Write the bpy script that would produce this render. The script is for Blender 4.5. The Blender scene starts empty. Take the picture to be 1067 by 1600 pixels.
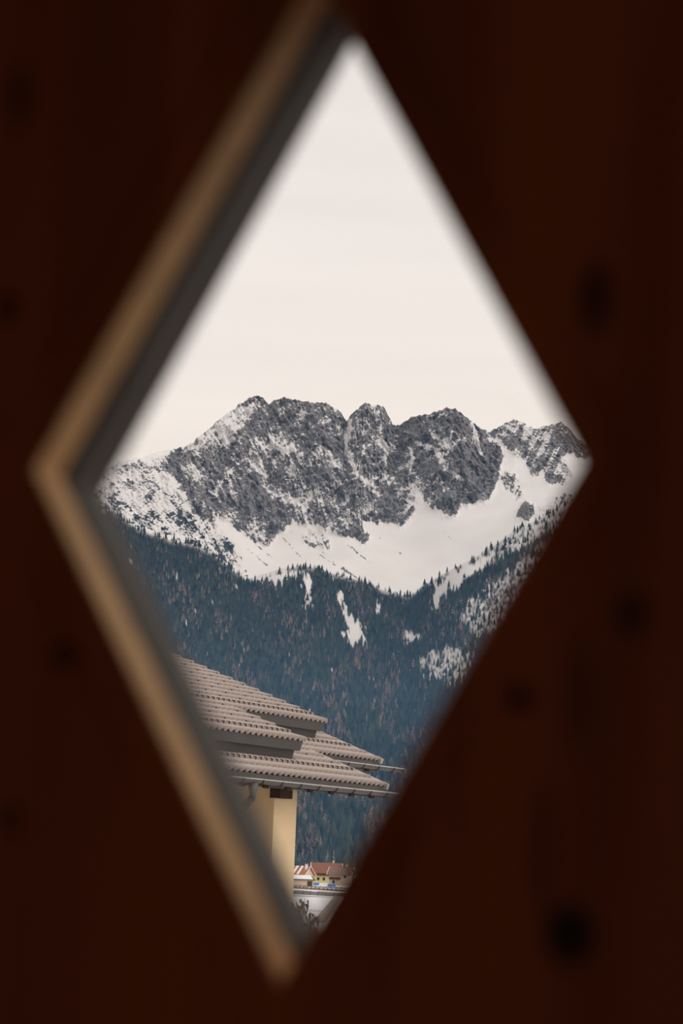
import bpy, bmesh, math, random
import numpy as np
from mathutils import Matrix, Vector

random.seed(7)
rng = np.random.default_rng(11)
sc = bpy.context.scene
col = sc.collection
PI = math.pi

# ------------------------------------------------------------------ camera
W, H, F = 1067.0, 1600.0, 3000.0            # photograph frame and focal length in pixels
CAMZ = 6.0                                  # eye height above the valley floor
PIT, ROL = 0.18374409, -0.03691561
FW = np.array([0, math.cos(PIT), math.sin(PIT)])
UP0 = np.array([0, -math.sin(PIT), math.cos(PIT)])
RT0 = np.array([1.0, 0, 0])
cR, sR = math.cos(ROL), math.sin(ROL)
RT = cR * RT0 - sR * UP0
UP = sR * RT0 + cR * UP0
CAM = np.array([0, 0, CAMZ])
cd = bpy.data.cameras.new('camera')
cam = bpy.data.objects.new('camera', cd)
col.objects.link(cam)
m = Matrix.Identity(4)
for i in range(3):
    m[i][0], m[i][1], m[i][2], m[i][3] = RT[i], UP[i], -FW[i], CAM[i]
cam.matrix_world = m
cd.sensor_fit = 'VERTICAL'
cd.sensor_height = 36.0
cd.sensor_width = 24.0
cd.lens = 36.0 * F / H
cd.clip_start = 0.02
cd.clip_end = 30000
cd.dof.use_dof = True
cd.dof.focus_distance = 400.0
cd.dof.aperture_fstop = 8.8
sc.camera = cam

# ------------------------------------------------------------------ sky, soft sun, exposure
wd = bpy.data.worlds.new('overcast_sky')
sc.world = wd
wd.use_nodes = True
nt = wd.node_tree
nt.nodes.clear()
out = nt.nodes.new('ShaderNodeOutputWorld')
bg = nt.nodes.new('ShaderNodeBackground')
tc = nt.nodes.new('ShaderNodeTexCoord')
sep = nt.nodes.new('ShaderNodeSeparateXYZ')
ramp = nt.nodes.new('ShaderNodeValToRGB')
ramp.color_ramp.elements[0].position = 0.0
ramp.color_ramp.elements[0].color = (0.95, 0.86, 0.79, 1)
ramp.color_ramp.elements[1].position = 0.55
ramp.color_ramp.elements[1].color = (0.80, 0.755, 0.73, 1)
el = ramp.color_ramp.elements.new(0.27)
el.color = (0.885, 0.82, 0.78, 1)
mp = nt.nodes.new('ShaderNodeMapping')
mp.inputs['Scale'].default_value = (1.6, 1.6, 16)
cl = nt.nodes.new('ShaderNodeTexNoise')
cl.inputs['Scale'].default_value = 2.2
cl.inputs['Detail'].default_value = 4
mr = nt.nodes.new('ShaderNodeMapRange')
mr.inputs['To Min'].default_value = 0.93
mr.inputs['To Max'].default_value = 1.07
mul = nt.nodes.new('ShaderNodeMixRGB')
mul.blend_type = 'MULTIPLY'
mul.inputs[0].default_value = 1
L = nt.links.new
L(tc.outputs['Generated'], sep.inputs[0])
L(sep.outputs['Z'], ramp.inputs[0])
L(tc.outputs['Generated'], mp.inputs[0])
L(mp.outputs[0], cl.inputs['Vector'])
L(cl.outputs['Fac'], mr.inputs[0])
L(ramp.outputs[0], mul.inputs[1])
L(mr.outputs[0], mul.inputs[2])
L(mul.outputs[0], bg.inputs[0])
bg.inputs[1].default_value = 1.0
L(bg.outputs[0], out.inputs[0])

sd = bpy.data.lights.new('veiled_sun', 'SUN')
sd.energy = 1.0
sd.angle = math.radians(50)
sd.color = (1.0, 0.95, 0.91)
sun = bpy.data.objects.new('veiled_sun', sd)
col.objects.link(sun)
SUNV = Vector((0.80, -0.42, 0.62))
sun.rotation_euler = SUNV.to_track_quat('Z', 'Y').to_euler()

sc.view_settings.view_transform = 'Standard'
sc.view_settings.look = 'None'
sc.view_settings.gamma = 1
sc.view_settings.exposure = 0.0
sc.view_settings.use_curve_mapping = False
sc.cycles.volume_bounces = 0
sc.cycles.use_denoising = True

# ------------------------------------------------------------------ helpers
def ray(px, py):
    px = np.asarray(px, float); py = np.asarray(py, float)
    return FW + ((px - W / 2) / F)[..., None] * RT - ((py - H / 2) / F)[..., None] * UP
def at(px, py, D):
    """world point on the pixel's ray at horizontal distance D"""
    v = ray(px, py)
    h = np.hypot(v[..., 0], v[..., 1])
    return CAM + v * (np.asarray(D, float) / h)[..., None]
def project(P):
    P = np.asarray(P, float) - CAM
    d = P @ FW
    return W / 2 + F * (P @ RT) / d, H / 2 - F * (P @ UP) / d
def horizon(x):
    return H / 2 + F * (FW[2] + (np.asarray(x, float) - W / 2) / F * RT[2]) / UP[2]

def tag(o, label=None, cat=None, group=None, kind=None):
    if label: o['label'] = label
    if cat: o['category'] = cat
    if group: o['group'] = group
    if kind: o['kind'] = kind
    return o
def link(name, me, mat=None, parent=None, smooth=False):
    o = bpy.data.objects.new(name, me)
    col.objects.link(o)
    if mat is not None and len(me.materials) == 0:
        me.materials.append(mat)
    if parent is not None:
        o.parent = parent
    if smooth:
        me.polygons.foreach_set('use_smooth', [True] * len(me.polygons))
    return o
def empty(name, loc=(0, 0, 0), rz=0):
    o = bpy.data.objects.new(name, None)
    o.empty_display_size = 0.1
    o.location = loc
    o.rotation_euler = (0, 0, rz)
    col.objects.link(o)
    return o
class MB:
    """collects simple shapes into one mesh"""
    def __init__(s): s.v, s.f = [], []
    def add(s, vs, fs):
        b = len(s.v); s.v += [tuple(q) for q in vs]; s.f += [tuple(b + i for i in f) for f in fs]; return s
    def box(s, x0, x1, y0, y1, z0, z1):
        return s.add([(x0, y0, z0), (x1, y0, z0), (x1, y1, z0), (x0, y1, z0), (x0, y0, z1), (x1, y0, z1), (x1, y1, z1), (x0, y1, z1)],
                     [(0, 3, 2, 1), (4, 5, 6, 7), (0, 1, 5, 4), (1, 2, 6, 5), (2, 3, 7, 6), (3, 0, 4, 7)])
    def hexa(s, b, t):      # 4 bottom and 4 top corners, ccw from above
        return s.add(list(b) + list(t), [(0, 3, 2, 1), (4, 5, 6, 7), (0, 1, 5, 4), (1, 2, 6, 5), (2, 3, 7, 6), (3, 0, 4, 7)])
    def prism(s, prof, x0, x1):    # profile of (y, z), extruded along x
        n = len(prof)
        vs = [(x0, y, z) for y, z in prof] + [(x1, y, z) for y, z in prof]
        fs = [(i, (i + 1) % n, n + (i + 1) % n, n + i) for i in range(n)] + [tuple(range(n - 1, -1, -1)), tuple(range(n, 2 * n))]
        return s.add(vs, fs)
    def tube(s, pts, r, n=8):
        pts = [Vector(p) for p in pts]
        rs = r if isinstance(r, (list, tuple)) else [r] * len(pts)
        rings = []
        for i, p in enumerate(pts):
            d = (pts[min(i + 1, len(pts) - 1)] - pts[max(i - 1, 0)]).normalized()
            a = d.cross(Vector((0, 0, 1)) if abs(d.z) < .9 else Vector((1, 0, 0))).normalized()
            b = d.cross(a)
            rings.append([p + (a * math.cos(2 * PI * k / n) + b * math.sin(2 * PI * k / n)) * rs[i] for k in range(n)])
        vs = [q for rg in rings for q in rg]
        fs = [(i * n + k, i * n + (k + 1) % n, (i + 1) * n + (k + 1) % n, (i + 1) * n + k) for i in range(len(pts) - 1) for k in range(n)]
        fs += [tuple(range(n - 1, -1, -1)), tuple((len(pts) - 1) * n + k for k in range(n))]
        return s.add(vs, fs)
    def mesh(s, name):
        me = bpy.data.meshes.new(name)
        me.from_pydata(s.v, [], s.f)
        bm = bmesh.new(); bm.from_mesh(me)
        bmesh.ops.recalc_face_normals(bm, faces=bm.faces)
        bm.to_mesh(me); bm.free()
        return me
    def build(s, name, mat, parent=None, smooth=False):
        return link(name, s.mesh(name), mat, parent, smooth)

def material(name, colr, rough=0.8, noise=None, bump=0.0, bscale=20.0, spec=0.3, metal=0.0):
    """plain procedural surface: base colour varied by noise = (scale, amount, stretch)"""
    mt = bpy.data.materials.new(name); mt.use_nodes = True
    t = mt.node_tree; b = t.nodes['Principled BSDF']
    b.inputs['Roughness'].default_value = rough
    b.inputs['Specular IOR Level'].default_value = spec
    b.inputs['Metallic'].default_value = metal
    b.inputs['Base Color'].default_value = (*colr, 1)
    co = t.nodes.new('ShaderNodeTexCoord')
    if noise:
        mpn = t.nodes.new('ShaderNodeMapping'); mpn.inputs['Scale'].default_value = noise[2] if len(noise) > 2 else (1, 1, 1)
        nz = t.nodes.new('ShaderNodeTexNoise'); nz.inputs['Scale'].default_value = noise[0]; nz.inputs['Detail'].default_value = 5
        rp = t.nodes.new('ShaderNodeMapRange'); rp.inputs['From Min'].default_value = .25; rp.inputs['From Max'].default_value = .75
        rp.inputs['To Min'].default_value = 1 - noise[1]; rp.inputs['To Max'].default_value = 1 + noise[1]
        mx = t.nodes.new('ShaderNodeMixRGB'); mx.blend_type = 'MULTIPLY'; mx.inputs[0].default_value = 1; mx.inputs[1].default_value = (*colr, 1)
        t.links.new(co.outputs['Object'], mpn.inputs[0]); t.links.new(mpn.outputs[0], nz.inputs['Vector'])
        t.links.new(nz.outputs['Fac'], rp.inputs[0]); t.links.new(rp.outputs[0], mx.inputs[2]); t.links.new(mx.outputs[0], b.inputs['Base Color'])
    if bump:
        n2 = t.nodes.new('ShaderNodeTexNoise'); n2.inputs['Scale'].default_value = bscale; n2.inputs['Detail'].default_value = 4
        bp = t.nodes.new('ShaderNodeBump'); bp.inputs['Strength'].default_value = bump
        t.links.new(co.outputs['Object'], n2.inputs['Vector']); t.links.new(n2.outputs['Fac'], bp.inputs['Height']); t.links.new(bp.outputs[0], b.inputs['Normal'])
    return mt

# numpy gradient noise
_perm = rng.permutation(512).astype(np.int64); _perm = np.concatenate([_perm, _perm, _perm])
_grad = rng.normal(size=(512, 3)); _grad /= np.linalg.norm(_grad, axis=1)[:, None]
def pn(x, y, z):
    xi, yi, zi = np.floor(x).astype(np.int64), np.floor(y).astype(np.int64), np.floor(z).astype(np.int64)
    xf, yf, zf = x - xi, y - yi, z - zi
    u, v, w = [q * q * q * (q * (q * 6 - 15) + 10) for q in (xf, yf, zf)]
    r = 0
    for i in (0, 1):
        wi = u if i else 1 - u
        hx = _perm[(xi + i) & 511]
        for j in (0, 1):
            wj = v if j else 1 - v
            hy = _perm[hx + ((yi + j) & 511)]
            for k in (0, 1):
                wk = w if k else 1 - w
                g = _grad[_perm[hy + ((zi + k) & 511)] & 511]
                r = r + wi * wj * wk * (g[..., 0] * (xf - i) + g[..., 1] * (yf - j) + g[..., 2] * (zf - k))
    return r * 1.5
def fbm(x, y, z, o=4, g=.5):
    s, a, f = 0, 1., 1.
    for i in range(o):
        s = s + a * pn(x * f + i * 17.3, y * f + i * 5.1, z * f + i * 9.7); a *= g; f *= 2.03
    return s
def ridged(x, y, z, o=4, g=.5):
    s, a, f = 0, 1., 1.
    for i in range(o):
        s = s + a * (1 - 2 * np.abs(pn(x * f + i * 7.7, y * f + i * 3.3, z * f + i * 1.9))); a *= g; f *= 2.07
    return s
def smooth(a, b, x):
    t = np.clip((x - a) / (b - a), 0, 1); return t * t * (3 - 2 * t)
def inpoly(px, py, poly):
    c = np.zeros(px.shape, bool); n = len(poly)
    for i in range(n):
        x0, y0 = poly[i]; x1, y1 = poly[(i + 1) % n]
        if y0 == y1: continue
        c ^= ((y0 > py) != (y1 > py)) & (px < (x1 - x0) * (py - y0) / (y1 - y0) + x0)
    return c
def segdist(px, py, pts):
    d = np.full(px.shape, 1e9)
    for (x0, y0), (x1, y1) in zip(pts[:-1], pts[1:]):
        vx, vy = x1 - x0, y1 - y0
        t = np.clip(((px - x0) * vx + (py - y0) * vy) / (vx * vx + vy * vy), 0, 1)
        d = np.minimum(d, np.hypot(px - x0 - t * vx, py - y0 - t * vy))
    return d
def grid_mesh(name, P, attrs):
    nr, nc = P.shape[:2]
    idx = np.arange(nr * nc).reshape(nr, nc)
    q = np.stack([idx[:-1, :-1], idx[:-1, 1:], idx[1:, 1:], idx[1:, :-1]], -1).reshape(-1, 4)
    return np_mesh(name, P.reshape(-1, 3), q, attrs)
def np_mesh(name, V, Fc, attrs=None, smooth_=True):
    me = bpy.data.meshes.new(name)
    n, k = Fc.shape
    me.vertices.add(len(V)); me.vertices.foreach_set('co', np.ascontiguousarray(V, np.float32).ravel())
    me.loops.add(n * k); me.loops.foreach_set('vertex_index', Fc.astype(np.int32).ravel())
    me.polygons.add(n); me.polygons.foreach_set('loop_start', (np.arange(n) * k).astype(np.int32))
    me.update(calc_edges=True)
    me.polygons.foreach_set('use_smooth', np.full(n, smooth_))
    for an, av in (attrs or {}).items():
        a = me.attributes.new(an, 'FLOAT', 'POINT'); a.data.foreach_set('value', np.ascontiguousarray(av, np.float32).ravel())
    return me

# ================================================================== LARGE STRUCTURE
# ------------------------------------------------------------------ wooden wall with the diamond cut-out
PSI, TILT, SPIN = -0.30307727, 0.06827216, 0.01280551       # the wall's turn, its slight lean, the cut-out's own turn
PCTR = CAM + np.array([-0.01258665, 0.5, 0.10512539])
HW, HH = 0.07625934, 0.1342807
PM = Matrix.Rotation(PSI, 3, 'Z') @ Matrix.Rotation(TILT, 3, 'X') @ Matrix.Rotation(SPIN, 3, 'Y')
PMn = np.array(PM)
def panel_xz(px, py, depth=0.0):
    v = ray(px, py); nrm = PMn[:, 1]; t = ((PCTR + nrm * depth - CAM) @ nrm) / (v @ nrm); q = (CAM + v * t - PCTR) @ PMn
    return float(q[0]), float(q[2])

def wood_wall():
    mt = bpy.data.materials.new('red_brown_stained_wood'); mt.use_nodes = True
    t = mt.node_tree; b = t.nodes['Principled BSDF']; b.inputs['Roughness'].default_value = .75; b.inputs['Specular IOR Level'].default_value = .15
    co = t.nodes.new('ShaderNodeTexCoord')
    mpn = t.nodes.new('ShaderNodeMapping'); mpn.inputs['Scale'].default_value = (1, 1, .07)
    nz = t.nodes.new('ShaderNodeTexNoise'); nz.inputs['Scale'].default_value = 26; nz.inputs['Detail'].default_value = 4; nz.inputs['Distortion'].default_value = .6
    rp = t.nodes.new('ShaderNodeValToRGB')
    rp.color_ramp.elements[0].position = .30; rp.color_ramp.elements[0].color = (.175, .036, .009, 1)
    rp.color_ramp.elements[1].position = .72; rp.color_ramp.elements[1].color = (.345, .074, .018, 1)
    t.links.new(co.outputs['Object'], mpn.inputs[0]); t.links.new(mpn.outputs[0], nz.inputs['Vector']); t.links.new(nz.outputs['Fac'], rp.inputs[0])
    last = rp.outputs[0]
    for px, py, rx, rz, dk in ((890, 1460, 42, 50, .95), (987, 960, 30, 36, .7), (810, 1090, 26, 26, .75), (930, 465, 28, 60, .75), (100, 1025, 24, 24, .75),
                               (12, 480, 26, 30, .6), (30, 150, 34, 60, .45), (905, 1085, 26, 90, .35), (845, 1330, 26, 110, .3), (15, 1280, 22, 30, .5)):
        x, z = panel_xz(px, py); k = .5 / F
        m1 = t.nodes.new('ShaderNodeMapping'); m1.vector_type = 'TEXTURE'
        m1.inputs['Location'].default_value = (x, 0, z); m1.inputs['Scale'].default_value = (rx * k, 1, rz * k)
        ln = t.nodes.new('ShaderNodeVectorMath'); ln.operation = 'LENGTH'
        sx = t.nodes.new('ShaderNodeMapRange'); sx.interpolation_type = 'SMOOTHSTEP'
        sx.inputs['From Min'].default_value = .55; sx.inputs['From Max'].default_value = 1.25; sx.inputs['To Min'].default_value = dk; sx.inputs['To Max'].default_value = 0
        mx = t.nodes.new('ShaderNodeMixRGB'); mx.inputs[2].default_value = (.012, .004, .002, 1)
        t.links.new(co.outputs['Object'], m1.inputs[0]); t.links.new(m1.outputs[0], ln.inputs[0]); t.links.new(ln.outputs['Value'], sx.inputs[0])
        t.links.new(sx.outputs[0], mx.inputs[0]); t.links.new(last, mx.inputs[1]); last = mx.outputs[0]
    t.links.new(last, b.inputs['Base Color'])
    bp = t.nodes.new('ShaderNodeBump'); bp.inputs['Strength'].default_value = .25; bp.inputs['Distance'].default_value = .001
    t.links.new(nz.outputs['Fac'], bp.inputs['Height']); t.links.new(bp.outputs[0], b.inputs['Normal'])
    return mt
M_WALL = wood_wall()
M_CUT = material('raw_cut_pine', (.90, .53, .24), .7, (60, .18, (1, 1, 1)), .1, 300)
M_OUT = material('weathered_grey_board', (.155, .138, .122), .8, (40, .2, (1, 1, .2)), .1, 200)
M_ROOM = material('brown_room_boards', (.20, .085, .04), .8, (6, .2, (6, 6, 1)))

def diamond_board(rings, y_front, y_back, rect, mat_face, mat_cut, name, parent=None, quad=None):
    """board with a rhombic hole. rings: (offset outward from the hole outline, y) from the outer rectangle in to the hole on the front face"""
    def rh(off, y, *_):
        if quad:            # hole given by its four corners, widened about their middle
            cx_ = sum(q[0] for q in quad) / 4; cz_ = sum(q[1] for q in quad) / 4; k = 1 + off * 15
            return [(cx_ + (a - cx_) * k, y, cz_ + (b - cz_) * k) for a, b in quad]
        # offset a rhombus outline by a distance
        ln = math.hypot(HW, HH); k = off * ln / (HW * HH); return [(-HW * (1 + k), y, 0), (0, y, HH * (1 + k)), (HW * (1 + k), y, 0), (0, y, -HH * (1 + k))]
    x0, x1, z0, z1 = rect
    v = [(x0, y_front, 0), (x0, y_front, z1), (0, y_front, z1), (x1, y_front, z1), (x1, y_front, 0), (x1, y_front, z0), (0, y_front, z0), (x0, y_front, z0)]
    f, mi = [], []
    def octo(base, b4, flip):
        # outer 8 verts at base, inner 4 at b4 (L,T,R,B)
        for q in ((base + 0, base + 1, b4 + 0), (base + 1, base + 2, b4 + 1, b4 + 0), (base + 2, base + 3, b4 + 2, b4 + 1), (base + 3, base + 4, b4 + 2),
                  (base + 4, base + 5, b4 + 2), (base + 5, base + 6, b4 + 3, b4 + 2), (base + 6, base + 7, b4 + 0, b4 + 3), (base + 7, base + 0, b4 + 0)):
            f.append(q[::-1] if flip else q); mi.append(0)
    first = len(v); v += rh(*rings[0]); octo(0, first, False)
    prev = first
    for k, r in enumerate(rings[1:]):
        nb = len(v); v += rh(*r[:2])
        for i in range(4): f.append((prev + i, prev + (i + 1) % 4, nb + (i + 1) % 4, nb + i)); mi.append(1 if r[2:] else 0)
        prev = nb
    # through the board to the back
    nb = len(v); v += rh(rings[-1][0], y_back)
    for i in range(4): f.append((prev + i, prev + (i + 1) % 4, nb + (i + 1) % 4, nb + i)); mi.append(1)
    ob = len(v); v += [(a, y_back, c) for a, _, c in v[:8]]
    octo(ob, nb, True)
    for i in range(8): f.append((i, ob + i, ob + (i + 1) % 8, (i + 1) % 8)); mi.append(0)
    me = bpy.data.meshes.new(name); me.from_pydata(v, [], f)
    me.materials.append(mat_face); me.materials.append(mat_cut); me.polygons.foreach_set('material_index', mi)
    bm = bmesh.new(); bm.from_mesh(me); bmesh.ops.recalc_face_normals(bm, faces=bm.faces); bm.to_mesh(me); bm.free()
    return link(name, me, None, parent)
T1, T2 = .0160, .0445
RECT = (-1.25, 1.15, -1.66, 1.11)
wall = diamond_board([(.0145, 0), (.0135, .0012), (.0100, .0012), (.0090, 0), (.0006, 0), (0, .0006, 1)], 0, T1, RECT, M_WALL, M_CUT, 'wall_front', None, [(-HW, 0), (.0011, HH + .0016), (HW, 0), (0, -HH)])
wall.location = PCTR; wall.rotation_euler = PM.to_euler()
tag(wall, 'dark red-brown wooden wall with a tall diamond cut-out', kind='structure')
# the outer board's hole sits a little differently: its left edges as they show behind the inner board
def line_x(p, q, x):
    return p[1] + (q[1] - p[1]) * (x - p[0]) / (q[0] - p[0])
u1, u2 = panel_xz(229, 650, T2), panel_xz(535, 100, T2)
l1, l2 = panel_xz(177, 800, T2), panel_xz(466, 1395, T2)
ku, kl = (u2[1] - u1[1]) / (u2[0] - u1[0]), (l2[1] - l1[1]) / (l2[0] - l1[0])
xl = (l1[1] - u1[1] + ku * u1[0] - kl * l1[0]) / (ku - kl); zl = u1[1] + ku * (xl - u1[0])
xt = .004
QUAD = [(xl, zl), (xt, line_x(u1, u2, xt)), (2 * xt - xl, zl), (xt, line_x(l1, l2, xt))]
ob = diamond_board([(.0035, T1 + .001), (0, T1 + .005, 1)], T1 + .001, T2, RECT, M_OUT, M_OUT, 'outer_board', wall, QUAD)
ob['label'] = 'weathered grey outer board around the diamond'
# unseen room behind the camera, blocking sky light: side walls, back wall with a doorway added for daylight, floor, ceiling
def room(name, mb, label):
    o = mb.build(name, M_ROOM); o.location = (PCTR[0], PCTR[1], PCTR[2]); o.rotation_euler = (0, 0, PSI); return tag(o, label, kind='structure')
x0, x1, z0, z1 = -1.24, 1.14, -1.60, 1.05
yb = -2.6; YE = .30
room('wall_left', MB().box(x0 - .1, x0, yb, YE, z0, z1), 'brown boarded left side wall of the room')
room('wall_right', MB().box(x1, x1 + .1, yb, YE, z0, z1), 'brown boarded right side wall of the room')
room('ceiling', MB().box(x0 - .1, x1 + .1, yb - .1, YE, z1, z1 + .12), 'brown boarded ceiling of the room')
room('floor', MB().box(x0 - .1, x1 + .1, yb - .1, YE, z0 - (CAMZ - 1.55) + .06, z0), 'boarded floor block of the room')
room('wall_back', MB().box(x0, -.62, yb - .1, yb, z0, z1).box(.72, x1, yb - .1, yb, z0, z1).box(-.62, .72, yb - .1, yb, z0 + 2.05, z1), 'brown back wall of the room with a doorway added to let daylight in')

# ------------------------------------------------------------------ the mountain: one terrain surface
SKY = [(-100, 775), (60, 762), (150, 742), (165, 735), (185, 722), (205, 718), (222, 716), (240, 708), (258, 704), (275, 702), (288, 700), (300, 692), (315, 680), (330, 668), (345, 655), (362, 642), (378, 630),
       (392, 621), (402, 619), (412, 624), (420, 633), (428, 628), (440, 622), (455, 624), (470, 627), (490, 631), (510, 630), (520, 638), (533, 645), (538, 655), (541, 660),
       (548, 650), (555, 643), (563, 635), (572, 631), (582, 635), (591, 633), (600, 637), (607, 650), (614, 664), (622, 665), (630, 661), (642, 654), (655, 650), (670, 648), (685, 643),
       (700, 639), (712, 641), (724, 649), (733, 657), (740, 661), (750, 670), (762, 677), (775, 671), (790, 661), (804, 656), (815, 660), (828, 668), (836, 671), (850, 667), (864, 663),
       (878, 661), (890, 671), (902, 686), (915, 695), (1000, 700), (1200, 705)]
FOOT = [(-100, 800), (100, 798), (200, 800), (300, 812), (344, 818), (430, 842), (520, 835), (600, 822), (650, 802), (700, 797), (780, 750), (850, 752), (915, 748), (1000, 760), (1200, 770)]
EDGE = [(-200, 792), (100, 790), (170, 796), (190, 808), (215, 825), (260, 842), (300, 850), (330, 862), (350, 878), (372, 897), (390, 903), (420, 895), (440, 888), (480, 884), (510, 893), (560, 905),
        (600, 922), (640, 932), (660, 916), (700, 892), (740, 872), (780, 846), (810, 823), (840, 812), (870, 796), (915, 772), (1000, 740), (1200, 735)]
DSKY = [(-400, 4300), (150, 4380), (280, 4560), (330, 4720), (400, 4900), (500, 4880), (538, 4930), (572, 4800), (614, 4930), (690, 4780), (735, 4830), (762, 4950), (805, 5020), (850, 4960), (900, 4900), (1200, 4850)]
DFOOT = [(-400, 4120), (150, 4150), (300, 4330), (400, 4480), (560, 4440), (640, 4560), (700, 4460), (780, 4620), (900, 4560), (1200, 4500)]
def ip(tab, x):
    a = np.array(tab, float); return np.interp(x, a[:, 0], a[:, 1])
def ips(tab, x, sig=24.0):          # the same, rounded off so that the ground has no creases
    g = np.arange(-3000, 3700, 4.0); k = np.exp(-.5 * (np.arange(-30, 31) * 4 / sig) ** 2); k /= k.sum()
    v = np.convolve(np.pad(ip(tab, g), 30, mode='edge'), k, mode='valid'); return np.interp(x, g, v)
xs = np.concatenate([np.linspace(-2600, 60, 150), np.arange(62, 960, 1.2), np.linspace(965, 3300, 150)])
hz = horizon(xs)
win = smooth(-350, -60, xs) * (1 - smooth(1080, 1350, xs))       # outside the traced stretch the range simply goes on
wob = fbm(xs / 260, xs * 0 + 3.3, xs * 0, 4)
ysky = win * ip(SKY, xs) + (1 - win) * (hz - 640 - 90 * wob)
yft = win * ips(FOOT, xs, 24) + (1 - win) * (hz - 530 - 60 * wob)
yed = win * ip(EDGE, xs) + (1 - win) * (hz - 500 - 55 * wob)
ysky = ysky + 2.0 * fbm(xs / 9, xs * 0, xs * 0 + 5, 3) * win
yft = np.minimum(np.maximum(yft, ysky + 30), yed - 3)
dsk, dft = ips(DSKY, xs, 14), ips(DFOOT, xs, 30)
spur = smooth(600, 740, xs)
dap = np.minimum(4080 + 0 * xs, dft - 60) + 70 * spur               # bottom of the snow apron
ded = dap - 30 - 330 * spur - 60 * smooth(300, 150, xs)              # front crest of the wooded slope
dbt = 2450 + 120 * np.sin(xs / 400)
ybt = hz + F * 8.5 / dbt                                          # just below the valley floor
yap = win * ips(EDGE, xs, 60) + (1 - win) * yed + 40
yap = np.maximum(yap, yed + 2)
rows_y, rows_d, rows_z = [], [], []
for k in np.linspace(1, 0, 12, endpoint=False):                   # back side of the range
    rows_y.append(ysky + 260 * k ** 1.2); rows_d.append(dsk + 900 * k)
for t in np.linspace(0, 1, 190, endpoint=False):
    rows_y.append(ysky + (yft - ysky) * t); rows_d.append(dsk + (dft - dsk) * (t ** .85))
for t in np.linspace(0, 1, 90, endpoint=False):
    rows_y.append(yft + (yap - yft) * t); rows_d.append(dft + (dap - dft) * t)
for t in np.linspace(0, 1, 8, endpoint=False):
    rows_y.append(yap + (yed - yap) * t); rows_d.append(dap + (ded - dap) * t)
NF0 = len(rows_y)
TF = np.linspace(0, 1, 110)
def forest_d(t, de, db): return de + (db - de) * (.25 * t + .75 * t ** 1.15)
for t in TF:
    rows_y.append(yed + (ybt - yed) * t); rows_d.append(forest_d(t, ded, dbt))
RY, RD = np.array(rows_y), np.array(rows_d)
RX = np.broadcast_to(xs, RY.shape)

# where rock, scrub and snow lie on it (traced features, with ragged edges)
wx = 7 * fbm(RX / 26, RY / 40, RX * 0 + 1, 5, .62); wy = 9 * fbm(RX / 16, RY / 30, RX * 0 + 31, 5, .62)
QX, QY = RX + wx, RY + wy
top = 590
MASS1 = [(272, 700), (300, 600), (614, 600), (616, 672), (622, 690), (632, 715), (640, 742), (641, 765), (646, 799), (629, 819), (606, 821), (591, 814), (569, 817), (577, 836), (569, 845), (542, 841), (520, 832), (500, 824), (480, 820), (451, 818),
         (440, 826), (429, 845), (410, 853), (395, 842), (380, 833), (362, 822), (344, 806), (335, 822), (300, 800), (288, 770), (270, 740), (262, 715)]
MASS2 = [(613, 600), (775, 600), (762, 680), (786, 709), (779, 746), (764, 780), (745, 780), (732, 792), (719, 787), (715, 805), (700, 807), (681, 791), (670, 788), (647, 765), (641, 742), (633, 715), (622, 690), (613, 670)]
RIGHT = [(764, 682), (775, 640), (850, 640), (1300, 640), (1300, 760), (915, 715), (905, 722), (893, 705), (878, 712), (888, 735), (893, 752), (875, 758), (860, 756), (845, 738), (835, 745), (820, 730), (810, 715), (800, 700), (785, 690)]
SHOULD = [(-900, 760), (150, 735), (285, 705), (292, 765), (305, 800), (345, 815), (392, 905), (330, 870), (185, 815), (-900, 800)]
rock = np.zeros(RX.shape)
rock[inpoly(QX, QY, SHOULD)] = .50
rock[inpoly(QX, QY, MASS1)] = .77
rock[inpoly(QX, QY, MASS2)] = .87
rock[inpoly(QX, QY, RIGHT)] = .63
rock[inpoly(QX, QY, [(785, 748), (800, 740), (822, 772), (812, 778), (788, 765)])] = .55
rock[inpoly(QX, QY, [(803, 806), (812, 792), (824, 786), (838, 793), (834, 806), (815, 812)])] = .9
rock[inpoly(QX, QY, [(840, 800), (855, 786), (905, 765), (930, 765), (900, 790), (850, 806)])] = .5
rock[inpoly(QX, QY, [(470, 840), (490, 832), (510, 842), (512, 858), (495, 855)])] = .55
face_row = (np.arange(RY.shape[0]) < 12 + 190)[:, None]
rock = np.where(face_row & (win[None, :] < .5), .80, rock)          # the neighbouring faces are craggy too
soft = rock.copy()
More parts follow.
